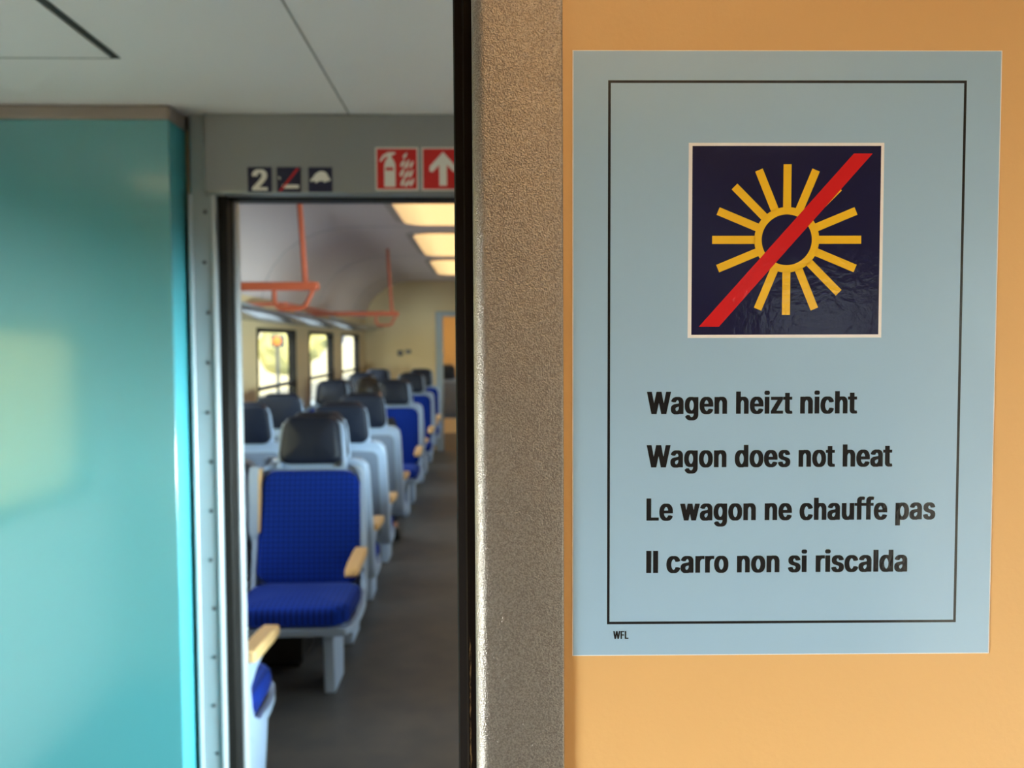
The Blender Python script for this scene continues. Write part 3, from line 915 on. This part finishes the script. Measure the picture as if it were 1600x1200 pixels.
def person(loc):
    t = thing('person', 'dark-haired person in a dark jacket seen from behind, sitting in a grey-backed aisle seat', 'person', loc)
    V, E, Rr = [], [], []

    def add(p, r, par=None):
        V.append(p)
        Rr.append(r)
        if par is not None:
            E.append((par, len(V) - 1))
        return len(V) - 1
    # faces +Y, sitting; z from the floor
    pel = add((0, 0, .53), (.15, .11))
    w = add((0, -.02, .66), (.135, .10), pel)
    ch = add((0, -.02, .82), (.15, .11), w)
    nb = add((0, -.02, .94), (.08, .07), ch)
    nk = add((0, 0, 1.005), .052, nb)
    h0 = add((0, .015, 1.06), (.062, .075), nk)
    h1 = add((0, .012, 1.125), (.074, .092), h0)
    add((0, .005, 1.185), (.066, .08), h1)
    hands = []
    for s in (-1, 1):
        sh = add((s * .155, -.02, .90), .055, ch)
        el = add((s * .185, .06, .66), .042, sh)
        wr = add((s * .15, .27, .60), .030, el)
        pm = add((s * .125, .34, .595), (.036, .018), wr)
        hands.append((s, pm))
        for j, (dx, ln_) in enumerate(((-.027, .070), (-.009, .082), (.009, .078), (.026, .060))):
            k1 = add((s * .125 + dx, .385, .597), .0095, pm)
            k2 = add((s * .125 + dx * 1.1, .385 + ln_ * .55, .588), .0085, k1)
            add((s * .125 + dx * 1.1, .385 + ln_ * .9, .568), .0075, k2)
        t1 = add((s * .125 - s * .045, .335, .590), .010, pm)
        add((s * .125 - s * .060, .375, .580), .0085, t1)
        hp = add((s * .095, .06, .52), .085, pel)
        kn = add((s * .12, .46, .52), .062, hp)
        an = add((s * .12, .44, .10), .040, kn)
        ft = add((s * .125, .50, .045), (.042, .035), an)
        add((s * .13, .60, .035), (.040, .028), ft)
    body = skinned('body', V, E, Rr, M['skin'], t)
    # clothing: jacket and trousers over the body
    V, E, Rr = [], [], []
    a0 = add((0, 0, .55), (.168, .130)); a1 = add((0, -.02, .68), (.155, .12), a0); a2 = add((0, -.02, .83), (.17, .13), a1); add((0, -.02, .955), (.085, .075), a2)
    for s in (-1, 1):
        b0 = add((s * .160, -.02, .905), .066, a2); b1 = add((s * .19, .06, .66), .052, b0); add((s * .16, .25, .605), .040, b1)
    skinned('jacket', V, E, Rr, M['jacket'], t)
    V, E, Rr = [], [], []
    p0 = add((0, 0, .53), (.17, .115))
    for s in (-1, 1):
        q0 = add((s * .095, .06, .52), .098, p0); q1 = add((s * .12, .465, .52), .074, q0); add((s * .12, .445, .11), .056, q1)
    skinned('trousers', V, E, Rr, M['trousers'], t)
    for s in (-1, 1):
        bm = bmesh.new()
        loft(bm, [[(s * .127 + a * .047, y, c * h) for a, c in ((-1, 0), (1, 0), (1, 1), (-1, 1))] for y, h in ((.395, .09), (.50, .10), (.60, .065), (.655, .045))])
        obj('shoe', bm, M['black'], t, bev=.015)
    # hair: cap with a nape, open at the face
    bm = bmesh.new()
    bmesh.ops.create_icosphere(bm, subdivisions=4, radius=1.0)
    bmesh.ops.delete(bm, geom=[v for v in bm.verts if (v.co.y > .35 and v.co.z < .45) or v.co.z < -.75], context='VERTS')
    for v in bm.verts:
        q = v.co.copy()
        v.co = Vector((q.x * .088, .0 + q.y * .106, 1.145 + q.z * .105))
        v.co += q * .010 * noise.noise(q * 3.0) + q * .004 * noise.noise(q * 9.0)
    h = obj('hair', bm, M['hair'], t, normals=False)
    sd = h.modifiers.new('solid', 'SOLIDIFY')
    sd.thickness = .012
    for s in (-1, 1):
        bm = bmesh.new()
        bmesh.ops.create_icosphere(bm, subdivisions=3, radius=1.0, matrix=Matrix.Translation((s * .086, .005, 1.11)) @ Matrix.Rotation(s * .3, 4, 'Z') @ Matrix.Diagonal((.010, .020, .032, 1)))
        obj('ear', bm, M['skin'], t)
        bm = bmesh.new()
        bmesh.ops.create_icosphere(bm, subdivisions=2, radius=.011, matrix=Matrix.Translation((s * .032, .096, 1.12)))
        obj('eye', bm, M['black'], t)
    bm = bmesh.new()
    loft(bm, [[(a * w_, y + c * d, z) for a, c in ((-1, -1), (1, -1), (.5, 1), (-.5, 1))] for (z, y, w_, d) in ((1.13, .092, .007, .010), (1.10, .102, .012, .016), (1.085, .10, .014, .014))])
    obj('nose', bm, M['skin'], t, bev=.004)
    bm = bmesh.new()
    bmesh.ops.create_icosphere(bm, subdivisions=2, radius=1, matrix=Matrix.Translation((0, .088, 1.055)) @ Matrix.Diagonal((.022, .008, .007, 1)))
    obj('mouth', bm, M['red'], t)
    return t


person((XA - .01, 6.29, .02))

# ------------------------------------------------------------------ luggage rails and overhead shelf
def rack(label, y0, y1):
    t = thing('luggage_rail', label, 'luggage rail', (0, 0, 0), group='orange-red luggage rails over the left seats')
    z = 1.745
    bm = bmesh.new()
    prism(bm, [(-1.60, z), (-.765, z), (-.755, z + .012), (-.762, z + .04), (-1.60, z + .04)], 'Y', y1 - .02, y1 + .02)
    obj('end_bar', bm, M['red_tube'], t, bev=.008)
    bm = bmesh.new()
    tube(bm, [(-1.33, y0, z + .02), (-1.33, y1, z + .02)], .014)
    obj('rail', bm, M['red_tube'], t)
    bm = bmesh.new()
    tube(bm, [(-1.615, y0 + .02, z + .02), (-1.36, y0 + .02, z + .02), (-1.33, y0, z + .02)], .014)
    obj('wall_stub', bm, M['red_tube'], t)
    bm = bmesh.new()
    tube(bm, [(-.855, y1, 2.351), (-.82, y1, z + .03)], .013)
    obj('post', bm, M['red_tube'], t)
    pts = [(-.965 + .0, y1, z + .005)]
    for k in range(9):
        a = PI + PI / 2 * k / 8
        pts.append((-.925 + .04 * math.cos(a), y1, z - .045 + .04 * math.sin(a)))
    for k in range(9):
        a = -PI / 2 + PI / 3 * k / 8
        pts.append((-.86 + .05 * math.cos(a), y1, z - .035 + .05 * math.sin(a)))
    pts.append((-.785, y1, z + .005))
    bm = bmesh.new()
    tube(bm, pts, .011, 10)
    obj('hook', bm, M['red_tube'], t)
    return t


rack('nearer orange-red luggage rail hanging over the front seats', 2.55, 4.2)
rack('farther orange-red luggage rail hanging beyond the front seats', 6.1, 8.15)

t = thing('overhead_shelf', 'dark grey glossy shelf running along the wall above the windows', 'shelf', (XL, 2.5, 1.69))
obj('shelf_board', prism(bmesh.new(), [(.001, -.03), (.05, -.035), (.24, .0), (.26, .012), (.26, .03), (.0, .03)], 'Y', 0, 9.85), M['shelf'], t, bev=.004)
for y in (4.0, 5.9, 7.8, 9.6):
    obj('bracket', prism(bmesh.new(), [(.001, .03), (.24, .03), (.001, .10)], 'Y', y - 2.5 - .01, y - 2.5 + .01), M['frame'], t)

# ------------------------------------------------------------------ saloon ceiling lamps
GL_ = 'warm ceiling lamps over the aisle'
for (y0, y1, lab) in ((2.7, 4.2, 'warm ceiling lamp just inside the doorway, above the header'), (4.55, 6.38, 'first warm ceiling lamp seen through the doorway, the largest'),
                      (6.98, 8.62, 'second warm ceiling lamp seen through the doorway'), (9.22, 11.0, 'third and farthest warm ceiling lamp in view')):
    t = thing('ceiling_lamp', lab, 'ceiling lamp', (XC, (y0 + y1) / 2, 2.35), group=GL_)
    L_ = y1 - y0
    bm = bmesh.new()
    prism(bm, rrect(.66, L_ + .12, .17), 'Z', -.008, .006)
    obj('frame', bm, M['lamp_frame'], t, bev=.004)
    obj('diffuser', pad(.54, .54, L_, .016, .15, .006), M['lamp'], t, mat=Matrix.Translation((0, L_ / 2, -.008)) @ Matrix.Rotation(PI, 4, 'X'))

# ------------------------------------------------------------------ far end
bm = bmesh.new()
box(bm, XL, -.63, 12.4, 12.46, 0, 2.5)
box(bm, .09, XR, 12.4, 12.46, 0, 2.5)
box(bm, -.63, .09, 12.4, 12.46, 1.90, 2.5)
struct('wall_far', bm, M['cream'], smooth=False)
d3 = struct('door_3', bx(-.65, -.55, 12.37, 12.47, 0, 1.93), M['frame'], bev=.008)
obj('post', bx(.05, .12, 12.37, 12.47, 0, 1.93), M['frame'], d3, bev=.008)
obj('lintel', bx(-.55, .05, 12.37, 12.47, 1.86, 1.93), M['frame'], d3, bev=.008)
obj('pane', bx(-.55, .05, 12.415, 12.421, .02, 1.86), M['glass'], d3, smooth=False)
struct('wall_end', bx(XL, XR, 14.9, 14.96, 0, 2.2), M['cream'], smooth=False)
bm = bmesh.new()
box(bm, XL - .06, XL, 12.46, 14.96, 0, 2.2)
struct('wall_end_left', bm, M['cream'], smooth=False)
struct('wall_end_right', wall_pieces(bmesh.new(), XR, XR + .06, 12.46, 14.96, 0, 2.2, [(12.9, 14.3, .8, 1.7)]), M['cream'], smooth=False)
struct('ceiling_end', bx(XL, XR, 12.46, 14.96, 2.2, 2.25), M['saloon_ceiling'], smooth=False)
for x, lab in ((-1.14, 'left one of two small dark blue pictograms on the yellow end wall'), (-1.03, 'right one of two small dark blue pictograms on the yellow end wall')):
    s = thing('pictogram_sign', lab, 'sign', group='pictograms on the yellow end wall')
    s.matrix_world = Matrix.Translation((x, 12.399, 1.36 if x < -1.1 else 1.38)) @ UP
    slab('panel', .075, .075 if x < -1.1 else .05, .002, M['navy'], s)
    flat('mark', [[(-.02, -.006), (.02, -.006), (.02, .004), (-.02, .004)]], M['white'], s, .0025)
s = thing('wall_label', 'small red label on the wall left of the nearest window', 'label')
s.matrix_world = Matrix.Translation((XL + .0005, 5.99, 1.56)) @ Matrix.Rotation(PI / 2, 4, 'Z') @ UP
slab('panel', .07, .09, .002, M['red'], s)

t = thing('ceiling_lamp', 'warm lamp added to brighten the room beyond the far end doorway', 'ceiling lamp', (-.9, 13.7, 2.2), group=GL_)  # extra lamp added to brighten the end compartment
obj('frame', prism(bmesh.new(), rrect(.66, 1.0, .1), 'Z', -.010, 0), M['lamp_frame'], t)
obj('diffuser', pad(.56, .56, .9, .03, .08, .006), M['rear_lamp'], t, mat=Matrix.Translation((0, .45, -.010)) @ Matrix.Rotation(PI, 4, 'X'))

# ------------------------------------------------------------------ beyond the left windows
def tree(name, label, loc, h, seed, g='trees beyond the carriage windows'):
    rnd = random.Random(seed)
    t = thing(name, label, 'tree', loc, group=g)
    bm = bmesh.new()
    tube(bm, [(0, 0, 0), (.05, 0, h * .3), (0, .08, h * .6)], [.14, .11, .05], 8)
    obj('trunk', bm, M['bark'], t)
    bm = bmesh.new()
    for k in range(16):
        p = Vector((rnd.gauss(0, .6), rnd.gauss(0, .6), h * .5 + rnd.random() * h * .45))
        q = bmesh.ops.create_icosphere(bm, subdivisions=3, radius=rnd.uniform(.5, .95), matrix=Matrix.Translation(p))
        for v in q['verts']:
            v.co += (v.co - p).normalized() * .22 * noise.noise(v.co * 3.1)
    obj('crown', bm, M['leaf'], t)
    return t


t = thing('building', 'yellow ochre wall added to bounce warm light, left of the carriage, outside the picture', 'building', (-8.5, -6, -1.0))  # unseen wall added for its yellow glow in the teal cabinet
obj('wall', bx(-.5, .5, -22, 14, 0, 5.0), M['ochre'], t)
obj('roof', bx(-.8, .8, -22.3, 14.3, 5.0, 5.25), M['roof'], t)
t = thing('building', 'tall grey block added to keep the sun off, right of the carriage, outside the picture', 'building', (9.0, 12, -1.0))  # unseen block added to shade the carriage from the sun
obj('wall', bx(-1, 1, -45, 60, 0, 10.5), M['ground'], t)
obj('roof', bx(-1.3, 1.3, -45.3, 60.3, 10.5, 10.8), M['roof'], t)
t = thing('building', 'pale yellow building across the tracks, blurred beyond the windows', 'building', (-14.0, 48, -1.0))
obj('wall', bx(-3, 3, -24, 30, 0, 8.5), M['plaster'], t)
obj('roof', prism(bmesh.new(), [(-3.4, 8.5), (3.4, 8.5), (0, 10.6)], 'Y', -24.4, 30.4), M['roof'], t)
for k in range(8):
    f = obj('window', bx(2.98, 3.04, -20 + k * 6, -18.2 + k * 6, 2.4, 4.4), M['white'], t)
    obj('pane', bx(3.04, 3.05, -19.85 + k * 6, -18.35 + k * 6, 2.55, 4.25), M['navy'], f)
tree('tree', 'yellow-green tree seen through the second window', (-7.3, 37.5, -1), 5.0, 3)
tree('tree', 'yellow-green tree seen at the right of the nearest window', (-6.6, 31.5, -1), 4.6, 5)
for (x, y, z, lab) in ((-5.0, 22.0, 1.56, 'orange signal lamp glowing through the nearest window'), (-5.0, 36.2, 1.33, 'orange signal lamp glowing through the third window')):
    s = thing('signal_lamp', lab, 'signal lamp', (x, y, -.35), group='orange signal lamps outside')
    bm = bmesh.new()
    tube(bm, [(0, 0, 0), (0, 0, z + .35)], .04, 10)
    obj('mast', bm, M['steel'], s)
    obj('housing', bx(-.15, .15, -.05, .12, z + .2, z + .5), M['steel'], s, bev=.02)
    bm = bmesh.new()
    bmesh.ops.create_uvsphere(bm, u_segments=20, v_segments=12, radius=.11, matrix=Matrix.Translation((0, -.06, z + .35)))
    obj('lens', bm, M['orange_lamp'], s)
